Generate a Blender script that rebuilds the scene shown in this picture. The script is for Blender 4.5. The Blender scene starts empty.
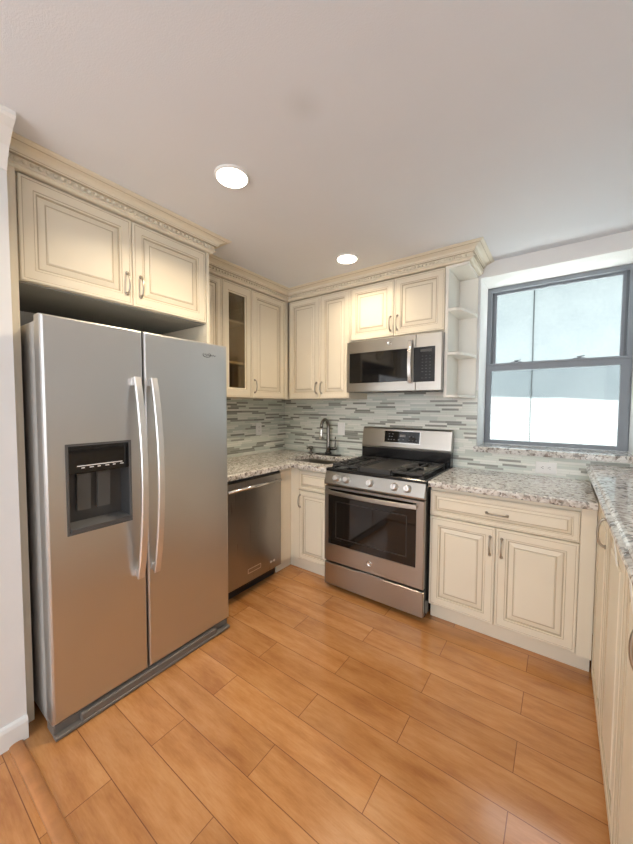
import bpy, bmesh, math, random
from mathutils import Vector, Matrix
random.seed(7)
S = bpy.context.scene
COL = S.collection
PI = math.pi

# ------------------------------------------------------------------ camera
cam_d = bpy.data.cameras.new('camera')
cam_d.sensor_fit = 'HORIZONTAL'
cam_d.sensor_width = 36.0
cam_d.lens = 36.0 * 338.1 / 633.0
cam_d.clip_start = 0.02
cam = bpy.data.objects.new('camera', cam_d)
COL.objects.link(cam)
YAW, PITCH, ROLL = 0.6260, -0.0470, 0.0045
fwd = Vector((-math.sin(YAW) * math.cos(PITCH), math.cos(YAW) * math.cos(PITCH), math.sin(PITCH)))
rgt = Vector((math.cos(YAW), math.sin(YAW), 0))
upv = rgt.cross(fwd)
r2 = rgt * math.cos(ROLL) + upv * math.sin(ROLL)
u2 = -rgt * math.sin(ROLL) + upv * math.cos(ROLL)
M = Matrix((r2, u2, -fwd)).transposed().to_4x4()
M.translation = Vector((2.4374, -2.7765, 1.3839))
cam.matrix_world = M
S.camera = cam

# ------------------------------------------------------------------ exposure, sky, sun, large lights
S.view_settings.view_transform = 'Standard'
S.view_settings.look = 'None'
S.view_settings.gamma = 1.0
S.view_settings.use_curve_mapping = False
S.view_settings.exposure = 0.40
W = bpy.data.worlds.new('sky')
S.world = W
W.use_nodes = True
bg = W.node_tree.nodes['Background']
bg.inputs[0].default_value = (0.87, 0.93, 1.0, 1)
bg.inputs[1].default_value = 3.0


def light(name, typ, loc, energy, color, direction=(0, 0, -1), **kw):
    d = bpy.data.lights.new(name, typ)
    d.energy = energy
    d.color = color
    for k, v in kw.items():
        setattr(d, k, v)
    o = bpy.data.objects.new(name, d)
    COL.objects.link(o)
    o.location = loc
    o.rotation_euler = Vector(direction).to_track_quat('-Z', 'Y').to_euler()
    return o


light('sun', 'SUN', (2, -1, 6), 34.0, (1.0, 0.97, 0.92), (0.03, 0.466, -1.0), angle=0.01)
# added fill light from behind the camera, shaped like a wide window
light('rear_fill_light', 'AREA', (1.97, -5.38, 1.45), 47, (0.93, 0.96, 1.0), (0, 1, 0),
      shape='RECTANGLE', size=2.3, size_y=1.5)

# ------------------------------------------------------------------ materials


class NT:
    def __init__(self, name):
        self.m = bpy.data.materials.new(name)
        self.m.use_nodes = True
        self.t = self.m.node_tree
        self.b = self.t.nodes['Principled BSDF']
        self.out = self.t.nodes['Material Output']

    def n(self, typ, **kw):
        nd = self.t.nodes.new(typ)
        for k, v in kw.items():
            setattr(nd, k, v)
        return nd

    def put(self, sock, v):
        if v is None:
            return
        if isinstance(v, bpy.types.NodeSocket):
            self.t.links.new(v, sock)
        else:
            sock.default_value = v

    def math(self, op, a, b=None, c=None):
        nd = self.n('ShaderNodeMath', operation=op)
        for i, v in enumerate((a, b, c)):
            self.put(nd.inputs[i], v)
        return nd.outputs[0]

    def coord(self):
        return self.n('ShaderNodeTexCoord').outputs['Object']

    def mapping(self, v, scale=(1, 1, 1), loc=(0, 0, 0)):
        nd = self.n('ShaderNodeMapping')
        self.put(nd.inputs['Vector'], v)
        nd.inputs['Scale'].default_value = scale
        nd.inputs['Location'].default_value = loc
        return nd.outputs[0]

    def noise(self, v, scale=5, detail=3, rough=0.5, out=0):
        nd = self.n('ShaderNodeTexNoise')
        self.put(nd.inputs['Vector'], v)
        nd.inputs['Scale'].default_value = scale
        nd.inputs['Detail'].default_value = detail
        nd.inputs['Roughness'].default_value = rough
        return nd.outputs[out]

    def ramp(self, f, stops, interp='LINEAR'):
        nd = self.n('ShaderNodeValToRGB')
        cr = nd.color_ramp
        cr.interpolation = interp
        while len(cr.elements) < len(stops):
            cr.elements.new(0.5)
        for e, (p, c) in zip(cr.elements, stops):
            e.position = p
            e.color = (*c, 1) if len(c) == 3 else c
        self.put(nd.inputs[0], f)
        return nd.outputs[0]

    def mix(self, f, a, b, blend='MIX'):
        nd = self.n('ShaderNodeMix', data_type='RGBA', blend_type=blend)
        self.put(nd.inputs[0], f)
        self.put(nd.inputs[6], a if isinstance(a, bpy.types.NodeSocket) else (*a, 1))
        self.put(nd.inputs[7], b if isinstance(b, bpy.types.NodeSocket) else (*b, 1))
        return nd.outputs[2]

    def bump(self, h, strength=0.2, dist=0.005):
        nd = self.n('ShaderNodeBump')
        nd.inputs['Strength'].default_value = strength
        nd.inputs['Distance'].default_value = dist
        self.put(nd.inputs['Height'], h)
        self.t.links.new(nd.outputs[0], self.b.inputs['Normal'])

    def set(self, **kw):
        for k, v in kw.items():
            s = self.b.inputs[k.replace('_', ' ')]
            if isinstance(v, tuple) and len(v) == 3:
                v = (*v, 1)
            self.put(s, v)
        return self


def srgb(r, g, b):
    f = lambda c: (c / 255 / 12.92) if c <= 10 else ((c / 255 + 0.055) / 1.055) ** 2.4
    return (f(r), f(g), f(b))


MAT = {}


def simple(name, col, rough=0.5, metal=0.0, var=0.04, vscale=8, bump=0.0, bscale=200, spec=None):
    k = NT(name)
    c = k.coord()
    nz = k.noise(c, vscale, 3)
    lo = tuple(x * (1 - var) for x in col)
    hi = tuple(min(1, x * (1 + var)) for x in col)
    k.set(Base_Color=k.ramp(nz, [(0.3, lo), (0.7, hi)]), Roughness=rough, Metallic=metal)
    if spec is not None:
        k.b.inputs['Specular IOR Level'].default_value = spec
    if bump:
        k.bump(k.noise(c, bscale, 2), bump, 0.002)
    MAT[name] = k.m
    return k


simple('wall_paint', (0.80, 0.80, 0.79), 0.6, bump=0.12, bscale=160, var=0.01)
simple('trim_paint', (0.84, 0.84, 0.82), 0.4, var=0.01)
simple('cream_paint', (0.785, 0.72, 0.585), 0.44, var=0.025, vscale=3, bump=0.02, bscale=80)
simple('cream_glaze', (0.53, 0.45, 0.325), 0.45)
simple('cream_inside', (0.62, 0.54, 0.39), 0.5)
simple('black_enamel', (0.012, 0.012, 0.013), 0.16)
simple('black_plastic', (0.018, 0.018, 0.019), 0.35)
simple('dark_plastic', (0.050, 0.051, 0.052), 0.38)
simple('grey_plastic', (0.095, 0.095, 0.095), 0.42)
simple('underside_grey', (0.27, 0.27, 0.25), 0.7)
simple('paddle_plastic', (0.085, 0.087, 0.085), 0.4)
simple('grille_plastic', (0.15, 0.135, 0.12), 0.45)
simple('shelf_paint', (0.86, 0.835, 0.76), 0.4, var=0.01)
simple('outline_grey', (0.022, 0.020, 0.018), 0.3)
simple('fridge_side', (0.46, 0.45, 0.43), 0.45, metal=0.2, bump=0.1, bscale=400)
simple('cast_iron', (0.040, 0.040, 0.040), 0.36, bump=0.1, bscale=300)
simple('black_glass', (0.006, 0.006, 0.007), 0.06)
simple('oven_glass', (0.012, 0.009, 0.007), 0.05)
simple('nickel', (0.44, 0.40, 0.34), 0.33, metal=1.0)
simple('handle_steel', (0.78, 0.775, 0.77), 0.36, metal=0.9)
simple('chrome', (0.70, 0.69, 0.67), 0.16, metal=1.0)
simple('dark_bronze', (0.26, 0.245, 0.225), 0.22, metal=1.0)
simple('white_plastic', (0.88, 0.88, 0.86), 0.35, var=0.01)
simple('slot_dark', (0.10, 0.10, 0.10), 0.6)
simple('legend_grey', (0.22, 0.22, 0.23), 0.5)
simple('legend_white', (0.75, 0.75, 0.75), 0.5)
simple('window_metal', (0.24, 0.265, 0.295), 0.4, var=0.03)
simple('window_track', (0.16, 0.18, 0.20), 0.5)
simple('sticker', (0.85, 0.84, 0.80), 0.5, var=0.01)
simple('threshold_wood', (0.42, 0.19, 0.072), 0.32, var=0.12, vscale=20)


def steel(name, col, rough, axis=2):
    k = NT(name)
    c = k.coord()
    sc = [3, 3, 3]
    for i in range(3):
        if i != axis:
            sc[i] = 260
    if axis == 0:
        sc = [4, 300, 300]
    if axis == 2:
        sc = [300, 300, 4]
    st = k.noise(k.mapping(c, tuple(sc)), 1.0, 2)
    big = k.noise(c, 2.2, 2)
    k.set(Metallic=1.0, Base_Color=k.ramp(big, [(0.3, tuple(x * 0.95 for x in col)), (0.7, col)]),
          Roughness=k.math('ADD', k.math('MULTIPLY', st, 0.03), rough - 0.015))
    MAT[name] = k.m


steel('steel', (0.615, 0.62, 0.62), 0.35, 2)
steel('steel_across', (0.45, 0.43, 0.395), 0.30, 0)
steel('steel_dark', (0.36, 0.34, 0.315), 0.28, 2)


def mk_floor(name, y0):
    k = NT(name)
    c = k.coord()
    br = k.n('ShaderNodeTexBrick')
    br.offset = 0.5
    br.offset_frequency = 2
    br.squash = 1.0
    k.put(br.inputs['Vector'], k.mapping(c, (1, 1, 1), (-0.73 + 8.01, y0, 0)))
    br.inputs['Color1'].default_value = (0, 0, 0, 1)
    br.inputs['Color2'].default_value = (1, 1, 1, 1)
    br.inputs['Mortar'].default_value = (0.5, 0.5, 0.5, 1)
    br.inputs['Scale'].default_value = 1.0
    br.inputs['Mortar Size'].default_value = 0.0016
    br.inputs['Mortar Smooth'].default_value = 0.2
    br.inputs['Bias'].default_value = 0.0
    br.inputs['Brick Width'].default_value = 0.801
    br.inputs['Row Height'].default_value = 0.1505
    per = k.math('MULTIPLY', br.outputs['Color'], 1.0)
    # grain stretched along the plank, shifted per plank
    sh = k.n('ShaderNodeVectorMath', operation='ADD')
    k.put(sh.inputs[0], c)
    cmb = k.n('ShaderNodeCombineXYZ')
    k.put(cmb.inputs[2], k.math('MULTIPLY', per, 7.0))
    k.put(sh.inputs[1], cmb.outputs[0])
    g1 = k.noise(k.mapping(sh.outputs[0], (3.0, 13, 3)), 1.0, 7, 0.66)
    g2 = k.noise(k.mapping(sh.outputs[0], (14, 190, 3)), 1.0, 3, 0.6)
    base = k.ramp(g1, [(0.32, (0.37, 0.155, 0.048)), (0.48, (0.50, 0.235, 0.080)), (0.66, (0.60, 0.315, 0.125))])
    base = k.mix(0.16, base, k.ramp(g2, [(0.35, (0.36, 0.14, 0.045)), (0.6, (0.56, 0.27, 0.105))]))
    tint = k.ramp(per, [(0.0, (0.86, 0.83, 0.80)), (1.0, (1.06, 1.04, 1.02))])
    base = k.mix(1.0, base, tint, 'MULTIPLY')
    col = k.mix(k.math('MULTIPLY', br.outputs['Fac'], 0.80), base, (0.13, 0.045, 0.018))
    k.set(Base_Color=col, Roughness=k.math('ADD', 0.15, k.math('MULTIPLY', g2, 0.10)))
    k.b.inputs['Specular IOR Level'].default_value = 0.5
    k.set(Coat_Weight=0.5, Coat_Roughness=0.10)
    h = k.math('SUBTRACT', k.math('MULTIPLY', g2, 0.03), br.outputs['Fac'])
    k.bump(h, 0.35, 0.0025)
    MAT[name] = k.m


mk_floor('floor_planks', 0.9 + 0.1505 * 41 - 0.1505)
mk_floor('hall_planks', 2.47 + 0.1505 * 30)


def mk_ceiling():
    k = NT('ceiling_paint')
    c = k.coord()
    d = k.n('ShaderNodeVectorMath', operation='DISTANCE')
    k.put(d.inputs[0], k.mapping(c, (1, 1, 0)))
    d.inputs[1].default_value = (1.667, -1.80, 0)
    patch = k.math('SMOOTH_MIN', 1.0, k.math('MULTIPLY', d.outputs['Value'], 1 / 0.085), 0.3)
    nz = k.noise(c, 3, 2)
    base = k.ramp(nz, [(0.3, (0.785, 0.81, 0.855)), (0.7, (0.80, 0.825, 0.87))])
    k.set(Base_Color=k.mix(patch, (0.72, 0.735, 0.76), base), Roughness=0.75)
    k.bump(k.noise(c, 220, 2), 0.25, 0.002)
    MAT['ceiling_paint'] = k.m


mk_ceiling()


def mk_granite(name, tint):
    k = NT(name)
    c = k.coord()
    w = k.noise(c, 30, 2, out=1)
    ad = k.n('ShaderNodeVectorMath', operation='MULTIPLY_ADD')
    k.put(ad.inputs[0], w)
    ad.inputs[1].default_value = (0.03, 0.03, 0.03)
    k.put(ad.inputs[2], c)
    v = k.n('ShaderNodeTexVoronoi')
    k.put(v.inputs['Vector'], ad.outputs[0])
    v.inputs['Scale'].default_value = 78
    rnd = k.n('ShaderNodeSeparateColor')
    k.put(rnd.inputs[0], v.outputs['Color'])
    cells = k.ramp(rnd.outputs[0], [(0.0, (0.02, 0.018, 0.018)), (0.11, (0.15, 0.10, 0.075)), (0.19, (0.30, 0.27, 0.24)),
                                    (0.31, (0.56, 0.54, 0.51)), (0.50, (0.78, 0.775, 0.76))], 'CONSTANT')
    big = k.ramp(k.noise(c, 26, 4, 0.6), [(0.36, (0.16, 0.12, 0.10)), (0.46, (0.58, 0.55, 0.51)), (0.62, (0.76, 0.75, 0.73))])
    col = k.mix(0.42, cells, big)
    col = k.mix(1.0, col, tint, 'MULTIPLY')
    k.set(Base_Color=col, Roughness=0.10)
    MAT[name] = k.m


mk_granite('granite', (1.0, 0.99, 0.97))


def mk_mosaic():
    k = NT('mosaic_tile')
    c = k.coord()
    s = k.n('ShaderNodeSeparateXYZ')
    k.put(s.inputs[0], c)
    u = k.math('ADD', k.math('ADD', s.outputs[0], s.outputs[1]), 20.0)
    RH = 0.0165
    vz = k.math('DIVIDE', k.math('ADD', s.outputs[2], 5.0), RH)
    row = k.math('FLOOR', vz)
    w1 = k.n('ShaderNodeTexWhiteNoise', noise_dimensions='1D')
    k.put(w1.inputs['W'], row)
    L = k.math('ADD', 0.12, k.math('MULTIPLY', w1.outputs['Value'], 0.10))
    w2 = k.n('ShaderNodeTexWhiteNoise', noise_dimensions='1D')
    k.put(w2.inputs['W'], k.math('ADD', row, 331.7))
    uu = k.math('DIVIDE', k.math('ADD', u, w2.outputs['Value']), L)
    colid = k.math('FLOOR', uu)
    cv = k.n('ShaderNodeCombineXYZ')
    k.put(cv.inputs[0], row)
    k.put(cv.inputs[1], colid)
    w3 = k.n('ShaderNodeTexWhiteNoise', noise_dimensions='2D')
    k.put(w3.inputs['Vector'], cv.outputs[0])
    rnd = w3.outputs['Value']
    tile = k.ramp(rnd, [(0.0, srgb(233, 235, 228)), (0.26, srgb(219, 225, 216)), (0.52, srgb(203, 211, 203)),
                        (0.72, srgb(227, 231, 223)), (0.80, srgb(164, 167, 159)), (0.91, srgb(146, 148, 141))], 'CONSTANT')
    fu = k.math('MULTIPLY', k.math('FRACT', uu), L)
    fv = k.math('MULTIPLY', k.math('FRACT', vz), RH)
    g = k.math('MAXIMUM', k.math('LESS_THAN', fu, 0.0016), k.math('LESS_THAN', fv, 0.0014))
    col = k.mix(g, tile, srgb(193, 196, 189))
    k.set(Base_Color=col, Roughness=k.math('ADD', k.math('MULTIPLY', g, 0.5), k.math('ADD', 0.12, k.math('MULTIPLY', rnd, 0.15))))
    k.bump(k.math('SUBTRACT', k.math('MULTIPLY', rnd, 0.3), g), 0.25, 0.002)
    MAT['mosaic_tile'] = k.m


mk_mosaic()


def mk_glass(name, tint, gloss=1.0, dark=0.0, dcol=(0.1, 0.1, 0.1)):
    k = NT(name)
    t = k.n('ShaderNodeBsdfTransparent')
    t.inputs[0].default_value = (*tint, 1)
    gl = k.n('ShaderNodeBsdfGlossy')
    gl.inputs['Roughness'].default_value = 0.02
    fr = k.n('ShaderNodeFresnel')
    fr.inputs[0].default_value = 1.45
    m1 = k.n('ShaderNodeMixShader')
    k.put(m1.inputs[0], k.math('MULTIPLY', fr.outputs[0], gloss))
    k.put(m1.inputs[1], t.outputs[0])
    k.put(m1.inputs[2], gl.outputs[0])
    last = m1.outputs[0]
    if dark:
        df = k.n('ShaderNodeBsdfDiffuse')
        df.inputs[0].default_value = (*dcol, 1)
        m2 = k.n('ShaderNodeMixShader')
        m2.inputs[0].default_value = dark
        k.put(m2.inputs[1], last)
        k.put(m2.inputs[2], df.outputs[0])
        last = m2.outputs[0]
    k.put(k.out.inputs[0], last)
    MAT[name] = k.m


mk_glass('window_glass', (0.96, 0.97, 0.96), 0.10)
mk_glass('insect_screen', (0.75, 0.765, 0.775), 0.0)
mk_glass('cabinet_glass', (0.80, 0.74, 0.62), 0.6)


def mk_concrete():
    k = NT('outside_concrete')
    c = k.coord()
    nz = k.noise(c, 2.2, 5, 0.6)
    n2 = k.noise(c, 30, 3, 0.6)
    base = k.ramp(nz, [(0.3, (0.27, 0.305, 0.31)), (0.7, (0.34, 0.37, 0.37))])
    base = k.mix(0.25, base, k.ramp(n2, [(0.3, (0.23, 0.265, 0.27)), (0.7, (0.36, 0.385, 0.385))]))
    k.set(Base_Color=base, Roughness=0.9)
    k.bump(n2, 0.3, 0.004)
    MAT['outside_concrete'] = k.m


mk_concrete()
simple('outside_paving', (0.58, 0.60, 0.60), 0.9, var=0.1)
simple('outside_seam', (0.10, 0.11, 0.11), 0.9)


def mk_emit(name, col, strength):
    k = NT(name)
    k.set(Base_Color=(0.9, 0.9, 0.88), Emission_Color=col, Emission_Strength=strength)
    MAT[name] = k.m


mk_emit('lamp_diffuser', (1.0, 0.93, 0.80), 6.0)
mk_emit('rear_fill_pane', (0.93, 0.96, 1.0), 0.5)  # glow for the panes of the added rear window

# ------------------------------------------------------------------ mesh helpers


class MB:
    """collects shapes in world coordinates, then links them as one mesh object"""

    def __init__(self):
        self.bm = bmesh.new()

    def faces_mat(self, faces, mi):
        for f in faces:
            f.material_index = mi

    def box(self, x0, x1, y0, y1, z0, z1, bevel=0.0, seg=2, mi=0):
        r = bmesh.ops.create_cube(self.bm, size=1.0)
        vs = r['verts']
        sx, sy, sz = x1 - x0, y1 - y0, z1 - z0
        for v in vs:
            v.co = Vector(((v.co.x + .5) * sx + x0, (v.co.y + .5) * sy + y0, (v.co.z + .5) * sz + z0))
        fs = set(f for v in vs for f in v.link_faces)
        self.faces_mat(fs, mi)
        if bevel > 0:
            es = list(set(e for v in vs for e in v.link_edges))
            bmesh.ops.bevel(self.bm, geom=es, offset=bevel, segments=seg, affect='EDGES', profile=0.5)
        return self

    def prism(self, pts, axis, a0, a1, mi=0):
        """polygon pts (2D) extruded along axis 0/1/2; pts give the other two coordinates in order"""
        def mk(p, a):
            c = list(p)
            c.insert(axis, a)
            return self.bm.verts.new(c)
        A = [mk(p, a0) for p in pts]
        B = [mk(p, a1) for p in pts]
        fs = [self.bm.faces.new(A), self.bm.faces.new(B[::-1])]
        n = len(pts)
        for i in range(n):
            fs.append(self.bm.faces.new((A[i], B[i], B[(i + 1) % n], A[(i + 1) % n])))
        self.faces_mat(fs, mi)
        return self

    def tube(self, path, rad, seg=10, flat=None, up=None, cap=True, mi=0):
        """tube along path; rad a number or list; flat=(w,h) for a rectangular bar with 'up' as its h direction"""
        path = [Vector(p) for p in path]
        rings = []
        prev = None
        for i, p in enumerate(path):
            a = path[max(i - 1, 0)]
            b = path[min(i + 1, len(path) - 1)]
            t = (b - a).normalized()
            if up is not None:
                uu = Vector(up)
            else:
                uu = prev if prev is not None else (Vector((0, 0, 1)) if abs(t.z) < 0.9 else Vector((1, 0, 0)))
            s = t.cross(uu).normalized()
            uu = s.cross(t).normalized()
            prev = uu
            ring = []
            if flat:
                w, h = flat
                c = min(w, h) * 0.25
                for (du, dv) in ((-w / 2, -h / 2 + c), (-w / 2 + c, -h / 2), (w / 2 - c, -h / 2), (w / 2, -h / 2 + c),
                                 (w / 2, h / 2 - c), (w / 2 - c, h / 2), (-w / 2 + c, h / 2), (-w / 2, h / 2 - c)):
                    ring.append(self.bm.verts.new(p + s * du + uu * dv))
            else:
                r = rad[i] if isinstance(rad, (list, tuple)) else rad
                for k in range(seg):
                    an = 2 * PI * k / seg
                    ring.append(self.bm.verts.new(p + s * (math.cos(an) * r) + uu * (math.sin(an) * r)))
            rings.append(ring)
        n = len(rings[0])
        fs = []
        for i in range(len(rings) - 1):
            for k in range(n):
                f = self.bm.faces.new((rings[i][k], rings[i][(k + 1) % n], rings[i + 1][(k + 1) % n], rings[i + 1][k]))
                f.smooth = not flat
                fs.append(f)
        if cap:
            fs.append(self.bm.faces.new(rings[0][::-1]))
            fs.append(self.bm.faces.new(rings[-1]))
        self.faces_mat(fs, mi)
        return self

    def lathe(self, prof, center, axis=(0, 0, 1), seg=32, mi=0, smooth=True):
        """prof = [(radius, height)] turned about axis through center; ends closed"""
        ax = Vector(axis).normalized()
        s = ax.orthogonal().normalized()
        t = ax.cross(s)
        c = Vector(center)
        rings = []
        for (r, h) in prof:
            rings.append([self.bm.verts.new(c + ax * h + (s * math.cos(2 * PI * k / seg) + t * math.sin(2 * PI * k / seg)) * max(r, 1e-5))
                          for k in range(seg)])
        fs = []
        for i in range(len(rings) - 1):
            for k in range(seg):
                f = self.bm.faces.new((rings[i][k], rings[i][(k + 1) % seg], rings[i + 1][(k + 1) % seg], rings[i + 1][k]))
                f.smooth = smooth
                fs.append(f)
        fs.append(self.bm.faces.new(rings[0][::-1]))
        fs.append(self.bm.faces.new(rings[-1]))
        self.faces_mat(fs, mi)
        return self

    def rings(self, F, rects, mats, back=True):
        """nested rectangles in frame F; rects=[(u0,u1,v0,v1,depth)]; mats=material index per band, last = centre (None leaves it open)"""
        R = []
        for (u0, u1, v0, v1, d) in rects:
            R.append([self.bm.verts.new(F(u, v, d)) for (u, v) in ((u0, v0), (u1, v0), (u1, v1), (u0, v1))])
        for i in range(len(R) - 1):
            for k in range(4):
                f = self.bm.faces.new((R[i][k], R[i][(k + 1) % 4], R[i + 1][(k + 1) % 4], R[i + 1][k]))
                f.material_index = mats[i]
        if mats[-1] is not None:
            f = self.bm.faces.new(R[-1])
            f.material_index = mats[-1]
        if back:
            f = self.bm.faces.new(R[0][::-1])
            f.material_index = mats[0]
        return self

    def slab(self, xs, ys, inside, axis, a0, a1, bevel=0.0):
        """cells of a grid in a plane, extruded along axis: one clean solid with no inner faces"""
        def mk(p, q, a):
            c = [p, q]
            c.insert(axis, a)
            return c
        lo, hi = {}, {}
        for i in range(len(xs)):
            for j in range(len(ys)):
                lo[i, j] = None
        fs = []
        cells = {(i, j) for i in range(len(xs) - 1) for j in range(len(ys) - 1)
                 if inside((xs[i] + xs[i + 1]) / 2, (ys[j] + ys[j + 1]) / 2)}

        def V(d, i, j, a):
            if d.get((i, j)) is None:
                d[i, j] = self.bm.verts.new(mk(xs[i], ys[j], a))
            return d[i, j]
        for (i, j) in cells:
            c = ((i, j), (i + 1, j), (i + 1, j + 1), (i, j + 1))
            fs.append(self.bm.faces.new([V(lo, *q, a0) for q in c][::-1]))
            fs.append(self.bm.faces.new([V(hi, *q, a1) for q in c]))
            for (di, dj, p, q) in ((0, -1, c[0], c[1]), (1, 0, c[1], c[2]), (0, 1, c[2], c[3]), (-1, 0, c[3], c[0])):
                if (i + di, j + dj) not in cells:
                    fs.append(self.bm.faces.new((V(lo, *p, a0), V(lo, *q, a0), V(hi, *q, a1), V(hi, *p, a1))))
        bmesh.ops.recalc_face_normals(self.bm, faces=fs)
        if bevel:
            es = [e for e in self.bm.edges if len(e.link_faces) == 2 and e.calc_face_angle(0) > 1.0 and
                  all(abs(v.co[axis] - a1) < 1e-6 for v in e.verts)]
            bmesh.ops.bevel(self.bm, geom=es, offset=bevel, segments=3, affect='EDGES', profile=0.5)
        return self

    def build(self, name, mat, parent=None, smooth=False, origin=None):
        bm = self.bm
        bmesh.ops.recalc_face_normals(bm, faces=bm.faces[:])
        if parent is not None:
            off = WORLD_LOC[parent.name]
        elif origin is not None:
            off = Vector(origin)
        else:
            lo = Vector([min(v.co[i] for v in bm.verts) for i in range(3)])
            hi = Vector([max(v.co[i] for v in bm.verts) for i in range(3)])
            off = Vector(((lo.x + hi.x) / 2, (lo.y + hi.y) / 2, lo.z))
        bmesh.ops.translate(bm, vec=-off, verts=bm.verts[:])
        me = bpy.data.meshes.new(name)
        bm.to_mesh(me)
        bm.free()
        for m in (mat if isinstance(mat, (list, tuple)) else [mat]):
            me.materials.append(MAT[m])
        if smooth:
            for p in me.polygons:
                p.use_smooth = True
        o = bpy.data.objects.new(name, me)
        COL.objects.link(o)
        if parent is not None:
            o.parent = parent
        else:
            o.location = off
        WORLD_LOC[o.name] = off
        return o


WORLD_LOC = {}


def thing(name, label, cat, loc, group=None, kind=None):
    o = bpy.data.objects.new(name, None)
    o.empty_display_size = 0.1
    COL.objects.link(o)
    o.location = loc
    WORLD_LOC[o.name] = Vector(loc)
    return tag(o, label, cat, group, kind)


def tag(o, label, cat, group=None, kind=None):
    o['label'] = label
    o['category'] = cat
    if group:
        o['group'] = group
    if kind:
        o['kind'] = kind
    return o


def struct(o, label, cat):
    return tag(o, label, cat, kind='structure')


def frame(o, u, n):
    o, u, n = Vector(o), Vector(u), Vector(n)
    return lambda a, b, d: o + u * a + Vector((0, 0, b)) + n * d


# ------------------------------------------------------------------ the room
H = 2.44
WX0, WX1, WZ0, WZ1, WD = 1.928, 2.812, 1.0877, 2.334, 0.29   # window opening and reveal depth
XR = 3.25
YB = -5.5

struct(MB().box(-0.2, XR + 0.2, -2.422, 0.36, -0.05, 0.0).build('floor', 'floor_planks', origin=(0, 0, 0)),
       'orange wood plank floor of the kitchen', 'floor')
struct(MB().box(-0.2, XR + 0.2, YB - 0.2, -2.422, -0.05, 0.0).build('floor', 'hall_planks', origin=(0, 0, 0)),
       'wood plank floor of the next room beyond the threshold strip', 'floor')
struct(MB().box(-0.2, XR + 0.2, YB - 0.2, 0.36, H, H + 0.12).build('ceiling', 'ceiling_paint', origin=(0, 0, 0)),
       'plain off-white ceiling with two recessed lights', 'ceiling')
struct(MB().box(-0.2, 0.0, -2.385, 0.36, 0, H).build('wall_left', 'wall_paint', origin=(0, 0, 0)),
       'left kitchen wall behind the refrigerator', 'wall')
struct(MB().slab([0.0, WX0, WX1, XR], [0, WZ0 - 0.04, WZ1, H], lambda x, z: not (WX0 < x < WX1 and WZ0 - .04 < z < WZ1), 1, 0.0, 0.36)
       .build('wall_back', 'wall_paint', origin=(0, 0, 0)), 'white back wall holding the deep set window', 'wall')
struct(MB().box(XR, XR + 0.2, YB - 0.2, 0.36, 0, H).build('wall_right', 'wall_paint', origin=(0, 0, 0)),
       'white right wall behind the raised counter', 'wall')
struct(MB().box(-0.2, XR, YB - 0.2, YB, 0, H).build('wall_rear', 'wall_paint', origin=(0, 0, 0)),
       'white wall at the far end behind the camera', 'wall')
struct(MB().box(-0.2, 0.667, YB, -2.385, 0, H).build('wall_left_front', 'wall_paint', origin=(0, 0, 0)),
       'white wall return at left edge beside the refrigerator', 'wall')
b = MB()
b.prism([(0.667, 0), (0.684, 0), (0.684, 0.075), (0.680, 0.088), (0.672, 0.094), (0.667, 0.094)], 1, YB, -2.385)
struct(b.build('baseboard_left', 'trim_paint', origin=(0, 0, 0)), 'white baseboard along the wall return left of the refrigerator', 'baseboard')
b = MB()
b.prism([(0.667, 2.29), (0.672, 2.29), (0.684, 2.315), (0.715, 2.36), (0.765, 2.40), (0.80, 2.415), (0.808, 2.425), (0.808, H), (0.667, H)],
        1, YB, -2.385)
struct(b.build('trim_1', 'trim_paint', origin=(0, 0, 0)), 'white cove trim flaring out at the top of the left wall return', 'trim')
# threshold strip
pts = [(-2.448, 0.0)] + [(-2.425 + 0.023 * math.cos(a), 0.003 + 0.010 * math.sin(a)) for a in [PI - PI * i / 10 for i in range(11)]] + [(-2.402, 0.0)]
b = MB()
b.prism(pts, 0, 0.667, XR)
tag(b.build('threshold_strip', 'threshold_wood'), 'rounded wooden threshold strip on the floor at lower left by the baseboard', 'threshold')

# tile backsplash
TZ0, TZ1 = 0.914, 1.449
struct(MB().box(0.0, 0.008, -1.40, -0.008, TZ0, TZ1).build('wall_left_tile', 'mosaic_tile', origin=(0, 0, 0)),
       'grey linear mosaic backsplash on the left wall beside the corner', 'backsplash')
b = MB()
b.slab([0.0, 1.0, WX0 - 0.002, XR], [0.6, WZ0 - 0.042, TZ1 + 0.06], lambda x, z: x < WX0 - .002 or z < WZ0 - 0.042, 1, -0.008, 0.0)
struct(b.build('wall_back_tile', 'mosaic_tile', origin=(0, 0, 0)), 'grey linear mosaic backsplash along the back wall', 'backsplash')

# ---- window
win = thing('window_1', 'grey double-hung window in deep white reveal on the back wall', 'window', ((WX0 + WX1) / 2, 0.3, WZ0), kind='structure')
y0, y1 = WD, 0.36
b = MB()
fw = 0.042
b.slab([WX0, WX0 + 0.030, WX1 - 0.030, WX1], [WZ0, WZ0 + 0.018, WZ1 - 0.030, WZ1],
       lambda x, z: not (WX0 + .03 < x < WX1 - .03 and WZ0 + .018 < z < WZ1 - .03), 1, y0, y1)
b.build('window_frame', 'window_metal', win)
b = MB()   # side and head tracks
b.box(WX0 + 0.030, WX0 + 0.044, 0.325, y1 - .001, 1.72, WZ1 - 0.030)
b.box(WX1 - 0.044, WX1 - 0.030, 0.325, y1 - .001, 1.72, WZ1 - 0.030)
b.build('track', 'window_track', win)
b = MB()
gx0, gx1 = WX0 + 0.062, WX1 - 0.062
b.slab([WX0 + 0.044, gx0, gx1, WX1 - 0.044], [1.705, 1.735, 2.285, WZ1 - 0.030],
       lambda x, z: not (gx0 < x < gx1 and 1.735 < z < 2.285), 1, 0.330, 0.352)
us = b.build('upper_sash', 'window_metal', win)
MB().box(gx0, gx1, 0.340, 0.344, 1.735, 2.285).build('pane', 'window_glass', us)
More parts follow.
